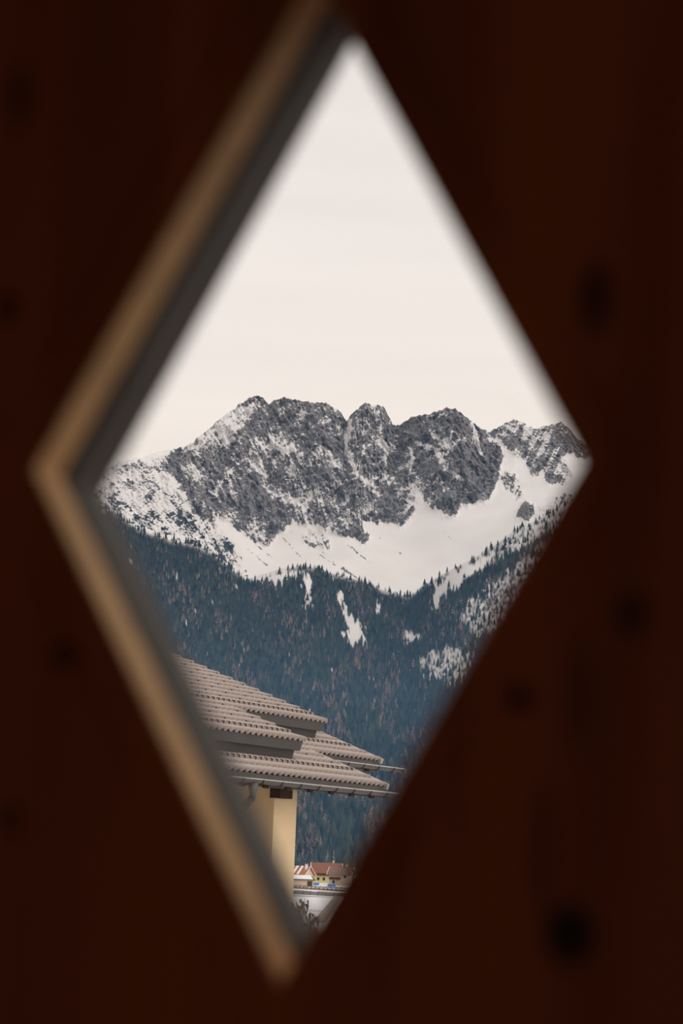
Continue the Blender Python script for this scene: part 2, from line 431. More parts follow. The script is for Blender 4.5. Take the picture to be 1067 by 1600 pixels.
for pts, w_, dlt in (([(541, 650), (544, 690), (550, 722), (560, 742)], 2.6, -.9), ([(290, 702), (330, 676), (350, 660), (382, 636)], 9, -.55), ([(392, 640), (372, 668), (352, 676)], 7, -.45), ([(400, 632), (412, 650), (396, 668)], 6, -.25),
                     ([(395, 722), (410, 748), (424, 772)], 6, -.4), ([(425, 680), (445, 702), (470, 712)], 7, -.38), ([(500, 704), (532, 732)], 6, -.45), ([(430, 772), (470, 796)], 9, -.4), ([(330, 768), (347, 756)], 3, -.5),
                     ([(560, 742), (592, 772)], 7, -.4), ([(592, 676), (598, 712), (606, 730)], 5, -.4), ([(600, 748), (622, 762)], 6, -.35), ([(560, 768), (575, 790)], 5, -.3), ([(520, 800), (540, 780)], 6, -.35),
                     ([(643, 690), (664, 698), (692, 722), (720, 752)], 3.2, -.7), ([(676, 684), (702, 698)], 8, -.45), ([(640, 705), (643, 732)], 3, -.8), ([(738, 662), (745, 690), (752, 712)], 2.4, -.7), ([(682, 752), (694, 770)], 5, -.35),
                     ([(465, 650), (490, 668)], 6, -.15), ([(370, 700), (360, 740)], 5, -.2), ([(455, 735), (475, 760)], 6, -.25),
                     ([(345, 812), (360, 835), (390, 868), (412, 888)], 5, -.6), ([(222, 720), (270, 705)], 6, -.4), ([(170, 748), (230, 742), (280, 752)], 6, -.3), ([(260, 760), (300, 790)], 5, -.2), ([(150, 800), (200, 822)], 5, -.2),
                     ([(535, 846), (562, 866), (586, 888)], 1.6, .55), ([(590, 838), (612, 858), (632, 868)], 1.2, .3), ([(612, 868), (634, 892)], 1.3, .4), ([(350, 822), (392, 862), (418, 884)], 1.5, .5), ([(365, 822), (440, 884)], 1.5, .45), ([(440, 838), (470, 872)], 1.4, .42), ([(455, 830), (520, 876), (545, 893)], 1.5, .42), ([(500, 868), (560, 905)], 1.6, .55),
                     ([(690, 826), (704, 842)], 1.0, .35), ([(716, 846), (728, 856)], 1.0, .35)):
    d_ = segdist(QX if w_ > 2.5 else RX + .2 * wx, QY if w_ > 2.5 else RY + .2 * wy, pts)
    soft += dlt * np.exp(-(d_ / w_) ** 2) * (1.0 if dlt < 0 else (.4 + .9 * (pn(RX / 9, RY / 9, RX * 0 + 3) > -.22)))
soft = np.where((np.arange(RY.shape[0]) >= NF0)[:, None], 0, soft)

# crags: relief pushed along the ground towards the viewer and up
P0 = at(RX, RY, RD)
rel = np.clip(rock, 0, 1); 
for _ in range(16):
    rel[1:-1] = (rel[:-2] + rel[1:-1] + rel[2:]) / 3; rel[:, 1:-1] = (rel[:, :-2] + rel[:, 1:-1] + rel[:, 2:]) / 3
X_, Y_, Z_ = P0[..., 0], P0[..., 1], P0[..., 2]
big = ridged(X_ / 120, Y_ / 500, Z_ / 330, 3)
mid = ridged((X_ + .35 * Z_) / 34, Y_ / 160, (Z_ - .2 * X_) / 85, 4, .6)
fin = fbm(X_ / 11, Y_ / 40, Z_ / 13, 4, .75)
hump = fbm(X_ / 300, Y_ / 300, X_ * 0, 3)
amp = rel
forest_row = (np.arange(RY.shape[0]) >= NF0)[:, None]
dD = -(38 * (big - .8) + 26 * (mid - 1.0) + 8 * fin) * amp - 8 * hump * (1 - amp) - np.where(forest_row, 45 * hump, 0) * smooth(0, 1, (RY - yed) / 60) * (1 - smooth(-60, 0, RY - ybt))
ysh = (2.2 * fin + 1.6 * mid) * amp * .8
P = at(RX, RY - ysh, RD + dD)
# slope of the finished relief decides where powder snow lies on the rock
du = np.gradient(P, axis=1); dv = np.gradient(P, axis=0)
N_ = np.cross(du, dv); N_ /= np.linalg.norm(N_, axis=2)[..., None] + 1e-9
N_[N_[..., 2] < 0] *= -1
nz_ = N_[..., 2]
lf = nz_.copy()
for _ in range(24):
    lf[1:-1] = (lf[:-2] + lf[1:-1] + lf[2:]) / 3; lf[:, 1:-1] = (lf[:, :-2] + lf[:, 1:-1] + lf[:, 2:]) / 3
ledge = nz_ - lf
# snow streaks lie along the bedding: down to the right on the left massif, steep gullies on the towers
ang = np.interp(RX, [280, 420, 540, 600, 700, 800, 900], [.75, .85, 1.0, 1.35, 1.2, .9, .7])
al = RX * np.cos(ang) + RY * np.sin(ang); ac = -RX * np.sin(ang) + RY * np.cos(ang)
streak = .6 * fbm(al / 34, ac / 8, RX * 0 + 4, 4, .62) + .75 * (ridged(al / 46, ac / 11, RX * 0 + 44, 3, .6) - 1.35)
cross = .6 * fbm((RX * .8 - RY * .6) / 24, (RX * .6 + RY * .8) / 7, RX * 0 + 8, 4, .62) + .6 * (ridged((RX * .86 - RY * .5) / 30, (RX * .5 + RY * .86) / 8, RX * 0 + 88, 3, .6) - 1.35)
patch = fbm(RX / 42, RY / 42, RX * 0 + 15, 3, .5)
speck = fbm(RX / 3.6, RY / 3.2, RX * 0 + 21, 2, .8)
snow = .735 + (.5 - soft) * 1.25 + np.where(soft > .08, .42 * ledge + .42 * patch + .38 * streak + .30 * cross + .26 * speck, 0)
snow = np.clip(snow, 0, 1)
scrub = inpoly(QX, QY, SHOULD) & ~inpoly(QX, QY, MASS1)
scrub = scrub * smooth(745, 790, RY)
wood = np.zeros(RX.shape)                 # forest floor

# forest mask used for the ground and for planting
GAPS = [([(676, 950), (677, 918), (700, 895), (738, 880), (778, 862), (762, 884), (722, 910), (692, 934), (683, 952)], 1.0),
        ([(524, 922), (533, 925), (545, 958), (562, 975), (572, 1008), (540, 1004), (534, 985), (545, 985), (536, 962)], .95),
        ([(556, 968), (562, 968), (564, 1000), (558, 1000)], .8),
        ([(474, 892), (486, 896), (488, 946), (476, 948), (478, 925)], .8), ([(590, 942), (594, 942), (594, 962), (590, 962)], .8),
        ([(631, 985), (645, 986), (660, 1000), (645, 1003), (634, 1012)], .95),
        ([(655, 1030), (675, 1015), (705, 1012), (738, 1020), (735, 1050), (712, 1072), (690, 1066), (670, 1052), (655, 1052)], .62),
        ([(712, 968), (740, 935), (790, 895), (850, 850), (900, 830), (870, 900), (800, 960), (770, 1000), (745, 990), (722, 980)], .55),
        ([(690, 915), (745, 868), (800, 826), (900, 775), (905, 810), (850, 838), (800, 862), (740, 895), (710, 912)], .62),
        ([(365, 893), (395, 888), (450, 886), (470, 893), (455, 903), (425, 912), (390, 908)], .9)]
def gap_at(px, py, seed=0.0):
    qx = px + 5 * fbm(px / 9, py / 22, px * 0 + 7 + seed, 4, .65); qy = py + 12 * fbm(px / 7, py / 22, px * 0 + 57 + seed, 4, .65)
    g = np.zeros(px.shape)
    for poly, val in GAPS: g = np.maximum(g, inpoly(qx, qy, poly) * val)
    fl = pn(px / 7, py / 13, px * 0 + 77)
    return np.maximum(g, np.where((fl > .62), .8, 0))
gp = np.where(forest_row, gap_at(RX, RY), 0)
nzf = fbm(RX / 5, RY / 5, RX * 0 + 2, 3, .6)
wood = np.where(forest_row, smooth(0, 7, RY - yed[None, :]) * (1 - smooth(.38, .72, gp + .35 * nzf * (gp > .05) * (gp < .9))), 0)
snow = np.where(forest_row, 1.0, snow)

def terrain_material():
    mt = bpy.data.materials.new('alpine_rock_snow'); mt.use_nodes = True
    t = mt.node_tree; b = t.nodes['Principled BSDF']; b.inputs['Roughness'].default_value = .85; b.inputs['Specular IOR Level'].default_value = .1
    ge = t.nodes.new('ShaderNodeNewGeometry')
    def attr(n):
        a = t.nodes.new('ShaderNodeAttribute'); a.attribute_name = n; return a.outputs['Fac']
    def noise(s, d=4):
        n = t.nodes.new('ShaderNodeTexNoise'); n.inputs['Scale'].default_value = s; n.inputs['Detail'].default_value = d; t.links.new(ge.outputs['Position'], n.inputs['Vector']); return n.outputs['Fac']
    def rampn(src, a, b_, ca, cb):
        r = t.nodes.new('ShaderNodeValToRGB'); r.color_ramp.elements[0].position = a; r.color_ramp.elements[1].position = b_
        r.color_ramp.elements[0].color = (*ca, 1); r.color_ramp.elements[1].color = (*cb, 1); t.links.new(src, r.inputs[0]); return r.outputs[0]
    def mix(f, a, b_):
        x = t.nodes.new('ShaderNodeMixRGB'); t.links.new(f, x.inputs[0]); t.links.new(a, x.inputs[1]); t.links.new(b_, x.inputs[2]); return x.outputs[0]
    rockc = rampn(noise(.09, 6), .34, .66, (.066, .064, .068), (.275, .265, .270))
    scrubc = rampn(noise(.12, 3), .35, .65, (.018, .026, .03), (.06, .065, .07))
    dark = mix(attr('scrub'), rockc, scrubc)
    snowc = rampn(noise(.01, 4), .3, .7, (.70, .69, .70), (.775, .765, .775))
    # snow edge broken up below vertex size
    ad = t.nodes.new('ShaderNodeMath'); ad.operation = 'MULTIPLY_ADD'; ad.inputs[1].default_value = .5; t.links.new(noise(.30, 3), ad.inputs[0])
    sb = t.nodes.new('ShaderNodeMath'); sb.operation = 'SUBTRACT'; sb.inputs[1].default_value = .25
    t.links.new(attr('snow'), ad.inputs[2]); t.links.new(ad.outputs[0], sb.inputs[0])
    ss = t.nodes.new('ShaderNodeMapRange'); ss.interpolation_type = 'SMOOTHSTEP'; ss.inputs['From Min'].default_value = .42; ss.inputs['From Max'].default_value = .62
    t.links.new(sb.outputs[0], ss.inputs[0])
    c = mix(ss.outputs[0], dark, snowc)
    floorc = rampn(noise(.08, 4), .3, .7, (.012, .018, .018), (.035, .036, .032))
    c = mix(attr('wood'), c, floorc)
    t.links.new(c, b.inputs['Base Color'])
    return mt
me = grid_mesh('alpine_mountain', P, {'snow': snow, 'scrub': scrub, 'wood': wood})
mtn = link('alpine_mountain', me, terrain_material())
tag(mtn, 'jagged grey rock mountain range with snow fields above wooded lower slopes', 'mountain')

# valley floor
def snow_ground(name, noise_scale):
    mt = bpy.data.materials.new(name); mt.use_nodes = True
    t = mt.node_tree; b = t.nodes['Principled BSDF']; b.inputs['Roughness'].default_value = .9
    ge = t.nodes.new('ShaderNodeNewGeometry'); n = t.nodes.new('ShaderNodeTexNoise'); n.inputs['Scale'].default_value = noise_scale; n.inputs['Detail'].default_value = 6
    r = t.nodes.new('ShaderNodeValToRGB'); r.color_ramp.elements[0].position = .30; r.color_ramp.elements[0].color = (.30, .26, .22, 1)
    r.color_ramp.elements[1].position = .42; r.color_ramp.elements[1].color = (.76, .74, .74, 1)
    t.links.new(ge.outputs['Position'], n.inputs['Vector']); t.links.new(n.outputs['Fac'], r.inputs[0]); t.links.new(r.outputs[0], b.inputs['Base Color'])
    return mt
M_SNOWG = snow_ground('snowy_ground', .02)
gv = [(0, 0, 0)] + [(r * math.cos(2 * PI * k / 64), r * math.sin(2 * PI * k / 64), 0) for r in (30, 120, 500, 2000, 7000) for k in range(64)]
gf = [(0, 1 + k, 1 + (k + 1) % 64) for k in range(64)] + [(1 + j * 64 + k, 1 + (j + 1) * 64 + k, 1 + (j + 1) * 64 + (k + 1) % 64, 1 + j * 64 + (k + 1) % 64) for j in range(4) for k in range(64)]
MB().add(gv, gf).build('ground', M_SNOWG)
tag(bpy.data.objects['ground'], 'snow covered valley floor', kind='structure')
yv = [(0, 0, .03)] + [(22 * math.cos(2 * PI * k / 48) * (1 + .08 * math.sin(3.1 * k)), 22 * math.sin(2 * PI * k / 48) * (1 + .08 * math.sin(3.1 * k)), .03) for k in range(48)]
tag(MB().add(yv, [(0, 1 + k, 1 + (k + 1) % 48) for k in range(48)]).build('unseen_dark_ground', material('bounce_cutting_ground', (.07, .062, .055), .85, (.4, .3), .3, 8)), 'unseen dark ground added to cut light bounced onto the cut-out', kind='structure')  # unseen dark disc, added to cut light bounced up onto the cut-out's edges

# ------------------------------------------------------------------ trees of the mountain forest
def tree_material(name, c0, c1):
    mt = bpy.data.materials.new(name); mt.use_nodes = True
    t = mt.node_tree; b = t.nodes['Principled BSDF']; b.inputs['Roughness'].default_value = .9; b.inputs['Specular IOR Level'].default_value = .05
    a = t.nodes.new('ShaderNodeAttribute'); a.attribute_name = 'tint'
    oi = t.nodes.new('ShaderNodeObjectInfo')
    ad = t.nodes.new('ShaderNodeMath'); ad.operation = 'ADD'
    fr = t.nodes.new('ShaderNodeMath'); fr.operation = 'FRACT'
    mx = t.nodes.new('ShaderNodeMixRGB'); mx.inputs[1].default_value = (*c0, 1); mx.inputs[2].default_value = (*c1, 1)
    t.links.new(a.outputs['Fac'], ad.inputs[0]); t.links.new(oi.outputs['Random'], ad.inputs[1]); t.links.new(ad.outputs[0], fr.inputs[0]); t.links.new(fr.outputs[0], mx.inputs[0])
    t.links.new(mx.outputs[0], b.inputs['Base Color'])
    return mt
M_SPRUCE = tree_material('spruce_needles', (.008, .015, .013), (.080, .100, .070))
M_LARCH = tree_material('bare_larch_twigs', (.20, .135, .12), (.48, .36, .31))
def spruce_template(tiers, sides, seed, wid=.17):
    r = random.Random(seed); v, f = [], []
    def tri(a, b, c): k = len(v); v.extend((a, b, c)); f.append((k, k + 1, k + 2))
    for i in range(tiers):
        t0 = i / tiers; zb = .06 + .84 * t0; zt = min(1.0, zb + 1.25 / tiers + .08); R_ = wid * (1 - t0) ** .85 + .012
        k = len(v); v.append((0, 0, zt)); a0 = r.random() * 6
        for j in range(2 * sides):
            a = a0 + PI * j / sides; rr = R_ * (r.uniform(.85, 1.2) if j % 2 == 0 else r.uniform(.5, .62)); v.append((rr * math.cos(a), rr * math.sin(a), zb - (.02 if j % 2 == 0 else -.035)))
        for j in range(2 * sides): f.append((k, k + 1 + j, k + 1 + (j + 1) % (2 * sides)))
    for j in range(3):
        a, b = 2.1 * j, 2.1 * (j + 1); tri((.014 * math.cos(a), .014 * math.sin(a), 0), (.014 * math.cos(b), .014 * math.sin(b), 0), (0, 0, .4))
    return np.array(v), np.array(f)
def larch_template(nb, seed, wid=.15):
    r = random.Random(seed); v, f = [], []
    def tri(a, b, c): k = len(v); v.extend((a, b, c)); f.append((k, k + 1, k + 2))
    for j in range(3):
        a, b = 2.1 * j, 2.1 * (j + 1); tri((.018 * math.cos(a), .018 * math.sin(a), 0), (.018 * math.cos(b), .018 * math.sin(b), 0), (0, 0, 1))
    for i in range(nb):
        t0 = (i + r.random()) / nb; z = .12 + .84 * t0; ln = (wid * (1 - t0) ** .8 + .02) * r.uniform(.7, 1.25); a = r.random() * 2 * PI; w = .042 * (1 - .5 * t0)
        ca, sa = math.cos(a), math.sin(a); dz = r.uniform(.0, .07)
        tri((0, 0, z - w), (0, 0, z + w * 1.6), (ln * ca, ln * sa, z + dz)); tri((-w * sa, w * ca, z), (w * sa, -w * ca, z), (ln * .9 * ca, ln * .9 * sa, z + dz - .02))
    return np.array(v), np.array(f)
OPEN = [(150, 745), (548, 45), (918, 722), (476, 1450)]
HSIL = [(200, 1000), (285, 1030), (512, 1122), (515, 1148), (630, 1200), (620, 1245), (466, 1238), (458, 1400), (300, 1400)]
def plant(n, x_lo, x_hi, seed, larch):
    r = np.random.default_rng(seed)
    px = r.uniform(x_lo, x_hi, n); t = r.random(n) ** (1.05)
    ye = np.interp(px, xs, yed); yb_ = np.interp(px, xs, ybt); py = ye + (yb_ - ye) * t
    g = gap_at(px, py, 0.0)
    keep = r.random(n) > g * 1.05
    cl = fbm(px / 45, py / 60, px * 0 + 13, 3)
    if larch: keep &= r.random(n) < np.clip(.12 + 2.6 * cl + .22 * smooth(950, 1150, py), .04, 1)
    else: keep &= r.random(n) < np.clip(1.1 - .7 * np.maximum(cl, 0) * smooth(900, 1100, py), .2, 1)
    px, py, t = px[keep], py[keep], t[keep]
    # foot of the tree on the terrain surface (bilinear in the grid)
    ci = np.interp(px, xs, np.arange(len(xs))); ri = NF0 + t * (len(TF) - 1)
    c0 = np.clip(ci.astype(int), 0, len(xs) - 2); r0 = np.clip(ri.astype(int), 0, P.shape[0] - 2); fc = (ci - c0)[:, None]; fr_ = (ri - r0)[:, None]
    pos = (P[r0, c0] * (1 - fc) + P[r0, c0 + 1] * fc) * (1 - fr_) + (P[r0 + 1, c0] * (1 - fc) + P[r0 + 1, c0 + 1] * fc) * fr_
    hgt = r.uniform(.55, 1.3, len(px)) * (13.0 + 7.0 * smooth(0, .8, t))
    return px, py, pos - [0, 0, .4], hgt
def plant_out(parts, templates, mat, name_one, name_all, lab_one, lab_all, catg, grp):
    px = np.concatenate([p[0] for p in parts]); py = np.concatenate([p[1] for p in parts]); pos = np.concatenate([p[2] for p in parts]); hg = np.concatenate([p[3] for p in parts])
    mid_y = py - .4 * hg * F / np.hypot(pos[:, 0], pos[:, 1])
    vis = inpoly(px, mid_y, OPEN) & ~inpoly(px, mid_y, HSIL)
    vis &= ~((px > 452) & (mid_y > 1338))
    size = np.where(vis, hg / np.hypot(pos[:, 0], pos[:, 1]), 0)
    # prefer trees that are not tucked behind nearer ones: lower on the slope shows more
    order = np.argsort(-size * (1 + .25 * smooth(900, 1300, py)))
    top_ = order[:300]; rest = order[300:]
    rr = np.random.default_rng(5)
    protos = []
    for k in range(4):
        V, Fc = templates(True, k)
        me = np_mesh(name_one, V, Fc, {'tint': np.zeros(len(V))}, False); me.materials.append(mat); protos.append(me)
    for i in top_:
        o = bpy.data.objects.new(name_one, protos[int(rr.integers(4))]); col.objects.link(o)
        o.location = pos[i]; s_ = float(hg[i]); wv = rr.uniform(.85, 1.2); o.scale = (s_ * wv, s_ * wv, s_); o.rotation_euler = (0, 0, rr.uniform(0, 6.28))
        tag(o, lab_one, catg, grp)
    VV, FF, TT, base = [], [], [], 0
    for k in range(4):
        ids = rest[k::4]; V, Fc = templates(False, 10 + k); n = len(ids)
        a = rr.uniform(0, 6.28, n); wv = rr.uniform(.85, 1.2, n) * hg[ids]
        X = pos[ids, 0, None] + wv[:, None] * (V[:, 0] * np.cos(a)[:, None] - V[:, 1] * np.sin(a)[:, None])
        Y = pos[ids, 1, None] + wv[:, None] * (V[:, 0] * np.sin(a)[:, None] + V[:, 1] * np.cos(a)[:, None])
        Z = pos[ids, 2, None] + hg[ids, None] * V[:, 2]
        VV.append(np.stack([X, Y, Z], -1).reshape(-1, 3)); FF.append((Fc[None] + (base + np.arange(n) * len(V))[:, None, None]).reshape(-1, 3)); TT.append(np.repeat(rr.random(n), len(V))); base += n * len(V)
    me = np_mesh(name_all, np.concatenate(VV), np.concatenate(FF), {'tint': np.concatenate(TT)}, False)
    o = link(name_all, me, mat); tag(o, lab_all, 'forest', kind='stuff')
    return len(rest)
plant_out([plant(15000, 120, 930, 1, False), plant(5500, -2300, 120, 2, False), plant(5500, 930, 3000, 3, False)],
          lambda fine, k: spruce_template(6 if fine else 4, 6 if fine else 4, k, .21 + .016 * (k % 4)), M_SPRUCE, 'spruce_tree', 'spruce_forest',
          'dark green pointed spruce on the lower wooded slope above the village', 'dense dark spruce forest covering the upper wooded slope', 'tree', 'spruces on the lower wooded slope')
plant_out([plant(10500, 120, 930, 4, True), plant(1500, -2300, 120, 5, True), plant(1500, 930, 3000, 6, True)],
          lambda fine, k: larch_template(44 if fine else 26, k, .22 + .022 * (k % 4)), M_LARCH, 'larch_tree', 'larch_forest',
          'pale brown leafless larch standing among the spruces on the lower slope', 'pale brown leafless larches scattered through the upper forest', 'tree', 'larches on the lower wooded slope')

# ================================================================== OBJECTS
# ------------------------------------------------------------------ the tiled house
TH, RP = 0.57363668, 0.35145576             # direction of the eaves, pitch of the roof
EV = np.array([math.sin(TH), math.cos(TH), 0]); YV = np.array([-math.cos(TH), math.sin(TH), 0])   # along the eaves, up the slope in plan
tanp, cosp, sinp = math.tan(RP), math.cos(RP), math.sin(RP)
HO = (27.0, 21.0, -CAMZ)
house = empty('house', CAM + EV * HO[0] + YV * HO[1] + np.array([0, 0, -CAMZ]), PI / 2 - TH)
tag(house, 'house with stepped pale brown tiled roofs, grey gutters and yellow plaster wall', 'house')
def hl(e, y, z): return (e - HO[0], y - HO[1], z - HO[2])
def hpx(e, y, z): return project(CAM + EV * e + YV * y + np.array([0, 0, z]))
def hit_y(px, py, y):
    v = ray(px, py); k = y / (v @ YV); return float(v @ EV * k), float(v[2] * k)
def hbox(mb, e0, e1, y0, y1, z0, z1):
    a = hl(e0, y0, z0); b = hl(e1, y1, z1); return mb.box(a[0], b[0], a[1], b[1], a[2], b[2])
M_TILE = material('pale_brown_roof_tile', (.45, .375, .335), .75, (3.0, .14), .15, 60, .25)
M_TRIM = material('grey_sheet_metal', (.062, .058, .054), .5, (2.0, .12), 0, 1, .4, .1)
M_GUTTER = material('zinc_gutter', (.085, .076, .068), .5, (3.0, .15), 0, 1, .4, .0)
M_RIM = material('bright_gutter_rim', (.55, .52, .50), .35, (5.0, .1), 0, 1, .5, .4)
M_BEAM = material('dark_brown_beam', (.055, .030, .022), .8, (8.0, .2))
M_PLASTER = material('yellow_plaster', (.76, .57, .345), .9, (1.2, .10), .25, 40, .1)
M_VERGE = material('pale_verge_strip', (.55, .47, .42), .6, (3.0, .1))
M_HOOK = material('black_snow_guard', (.015, .014, .014), .6)
M_PIPE = material('grey_downpipe', (.11, .105, .10), .5, (3.0, .1), 0, 1, .4, .2)
# one double-wave tile, 30 cm wide
TW, TL = .30, .40
def tile_mesh():
    n = 12; xs_ = [TW * i / n for i in range(n + 1)]
    zf = [.062 * max(0, .5 - .5 * math.cos(2 * PI * x / .15)) ** 1.25 for x in xs_]
    v = [(x, 0, z + .054) for x, z in zip(xs_, zf)] + [(x, TL, z + .002) for x, z in zip(xs_, zf)] + [(x, .035, z * .8 + .012) for x, z in zip(xs_, zf)]
    m_ = n + 1; f = []
    for i in range(n):
        f.append((i, i + 1, m_ + i + 1, m_ + i)); f.append((2 * m_ + i, 2 * m_ + i + 1, i + 1, i))
    me = bpy.data.meshes.new('tile'); me.from_pydata(v, [], f); me.materials.append(M_TILE)
    me.polygons.foreach_set('use_smooth', [True] * len(me.polygons)); return me
TILE = tile_mesh()
TV = np.array([v.co[:] for v in TILE.vertices]); TFc = np.array([p.vertices[:] for p in TILE.polygons])
FRAME_EDGE = ((150, 745), (478, 1455))
def seen(e, y, z):
    x_, y_ = hpx(e, y, z); (ax, ay), (bx, by) = FRAME_EDGE
    return x_ > ax + (bx - ax) * (y_ - ay) / (by - ay) - 22
def roof(name, label, y0, z0, expo, cells, deck_polys, hooks):
    """cells: (e of the tile's left edge, course); tiles in view are pieces of their own, the rest one piece"""
    dk = MB()
    def pt(e, u, off): return hl(e, y0 + u * cosp - off * sinp, z0 + u * sinp + off * cosp)
    for e0, e1, u0, u1 in deck_polys:
        dk.hexa([pt(e0, u0, -.10), pt(e1, u0, -.10), pt(e1, u1, -.10), pt(e0, u1, -.10)], [pt(e0, u0, -.012), pt(e1, u0, -.012), pt(e1, u1, -.012), pt(e0, u1, -.012)])
    ro = dk.build(name, M_TRIM, house); ro['label'] = label
    V2, F2 = [], []
    for e, c in cells:
        u = c * expo; loc = pt(e, u, -.04)
        if seen(e + .15, y0 + u * cosp, z0 + u * sinp):
            o = bpy.data.objects.new('tile', TILE); col.objects.link(o); o.parent = ro
            o.location = loc; o.rotation_euler = (RP + random.uniform(-.006, .006), random.uniform(-.006, .006), random.uniform(-.006, .006))
        else:
            q = TV.copy(); q = np.stack([q[:, 0] + loc[0], q[:, 1] * cosp - q[:, 2] * sinp + loc[1], q[:, 1] * sinp + q[:, 2] * cosp + loc[2]], 1)
            F2.append(TFc + len(V2) * len(TV)); V2.append(q)
    if V2:
        o = link('roof_tiles', np_mesh('roof_tiles', np.concatenate(V2), np.concatenate(F2)), M_TILE, ro); o['kind'] = 'stuff'
    hk = MB()
    for e, c, big_ in hooks:
        u = c * expo - .015; h_ = .075 if big_ else .055; r_ = .007 if big_ else .0055; ln_ = .07 if big_ else .03
        a = [pt(e - r_, u, .0), pt(e + r_, u, .0), pt(e + r_, u + .012, .0), pt(e - r_, u + .012, .0)]; b = [pt(e - r_, u, h_), pt(e + r_, u, h_), pt(e + r_, u + .012, h_), pt(e - r_, u + .012, h_)]
        hk.hexa(a, b)
        a = [pt(e - r_, u, h_ - .014), pt(e + r_, u, h_ - .014), pt(e + r_, u + ln_, h_ - .026), pt(e - r_, u + ln_, h_ - .026)]; b = [pt(e - r_, u, h_), pt(e + r_, u, h_), pt(e + r_, u + ln_, h_ - .012), pt(e - r_, u + ln_, h_ - .012)]
        hk.hexa(a, b)
    o = hk.build('snow_guards', M_HOOK, ro); o['kind'] = 'stuff'; o['label'] = 'rows of small black snow hooks'
    return ro
ELEFT = 19.0
EA, EB, EC, ED = 29.49, 26.49, 30.38, 27.98
YA, ZA = 19.179, 2.618; SP = .33
YD, ZD = 16.964, 1.397; SQ = .34
NB = 5                                      # courses by which the front part reaches lower
TOPC = 13
pe_ = lambda verge, lo: [verge - .30 * (k + 1) for k in range(int((verge - lo) / .30))]
cells = [(e, c) for c in range(TOPC) for e in pe_(EA, ELEFT)] + [(e, c) for c in range(-NB, 0) for e in pe_(EB, ELEFT)]
hooks = [(e, c, 0) for c in range(2, TOPC) for e in [EA - .15 - .60 * k for k in range(17)]] + [(EA - .15 - .15 * k, 1, 1) for k in range(66)] + [(EB - .15 - .15 * k, -NB + 1, 1) for k in range(46)] + [(EB - .30 - .60 * k, c, 0) for c in range(-NB + 2, 1) for k in range(12)]
roof('upper_roof', 'upper tier of wavy pale brown tiles', YA, ZA, SP, cells, [(ELEFT, EA - .05, .06, SP * TOPC), (ELEFT, EB - .05, -SP * NB + .06, .06)], hooks)
cells = [(e, c) for c in range(0, 5) for e in pe_(ED, ELEFT)] + [(e, c) for c in range(5, 12) for e in pe_(EC, 26.0)]
hooks = [(ED - .15 - .15 * k, 2, 1) for k in range(58)] + [(EC - .15 - .15 * k, 7, 1) for k in range(24)] + [(ED - .6, 4, 0), (ED - .3, 3, 0)]
lr = roof('lower_roof', 'lower tier of wavy pale brown tiles', YD, ZD, SQ, cells, [(ELEFT, ED - .03, .06, SQ * 5 + .1), (26.0, EC - .03, SQ * 5 + .06, SQ * 12)], hooks)
for ev, u0, u1 in ((ED, -.02, SQ * 5), (EC, SQ * 5 - .02, SQ * 12)):
    def pt2(e, u, off): return hl(e, YD + u * cosp - off * sinp, ZD + u * sinp + off * cosp)
    mb = MB().hexa([pt2(ev - .03, u0, -.05), pt2(ev + .035, u0, -.05), pt2(ev + .035, u1, -.05), pt2(ev - .03, u1, -.05)], [pt2(ev - .03, u0, .045), pt2(ev + .035, u0, .045), pt2(ev + .035, u1, .045), pt2(ev - .03, u1, .045)])
    o = mb.build('verge_trim', M_VERGE, house); o['label'] = 'smooth pale verge strip along the roof edge'
# back slope of the main roof, out of sight
yr, zr = YA + SP * TOPC * cosp, ZA + SP * TOPC * sinp
MB().hexa([hl(ELEFT, yr, zr - .1), hl(EA, yr, zr - .1), hl(EA, yr + 4.5, zr - 1.75), hl(ELEFT, yr + 4.5, zr - 1.75)], [hl(ELEFT, yr, zr + .04), hl(EA, yr, zr + .04), hl(EA, yr + 4.5, zr - 1.6), hl(ELEFT, yr + 4.5, zr - 1.6)]).build('back_roof', M_TILE, house)
# sheet-metal aprons between the two tiers: upper board and set-back lower board
for ev, ye, ze in ((EA, YA, ZA), (EB, YA - SP * NB * cosp, ZA - SP * NB * sinp)):
    zq = ZD + (ye + .22 - YD) * tanp
    zm = ze - .165
    a = MB().hexa([hl(ELEFT, ye + .06, zm), hl(ev - .10, ye + .06, zm), hl(ev - .10, ye + .12, zm), hl(ELEFT, ye + .12, zm)], [hl(ELEFT, ye + .05, ze + .01), hl(ev - .03, ye + .05, ze + .01), hl(ev - .03, ye + .12, ze + .01), hl(ELEFT, ye + .12, ze + .01)])
    o = a.build('fascia_board', M_TRIM, house); o['label'] = 'dark grey sheet-metal board under the tile edge'
    a = MB().hexa([hl(ELEFT, ye + .20, zq - .08), hl(ev - .16, ye + .20, zq - .08), hl(ev - .16, ye + .26, zq - .08), hl(ELEFT, ye + .26, zq - .08)], [hl(ELEFT, ye + .14, zm + .03), hl(ev - .14, ye + .14, zm + .03), hl(ev - .14, ye + .26, zm + .03), hl(ELEFT, ye + .26, zm + .03)])
    a.build('lower_fascia_board', M_TRIM, house)
    fl = MB().hexa([hl(ELEFT, ye + .10, zq - .045), hl(ev - .02, ye + .10, zq - .045), hl(ev - .10, ye + .21, zq + .0), hl(ELEFT, ye + .21, zq + .0)], [hl(ELEFT, ye + .10, zq + .005), hl(ev - .02, ye + .10, zq + .005), hl(ev - .10, ye + .21, zq + .05), hl(ELEFT, ye + .21, zq + .05)])
    o = fl.build('flashing', M_GUTTER, house); o['label'] = 'thin grey metal flashing strip'
    # gable cheek closing the tier's end
    hbox(MB(), ev - .22, ev - .16, ye + .34, ye + 2.2, zq - .05, ze + .0).build('cheek', M_TRIM, house)
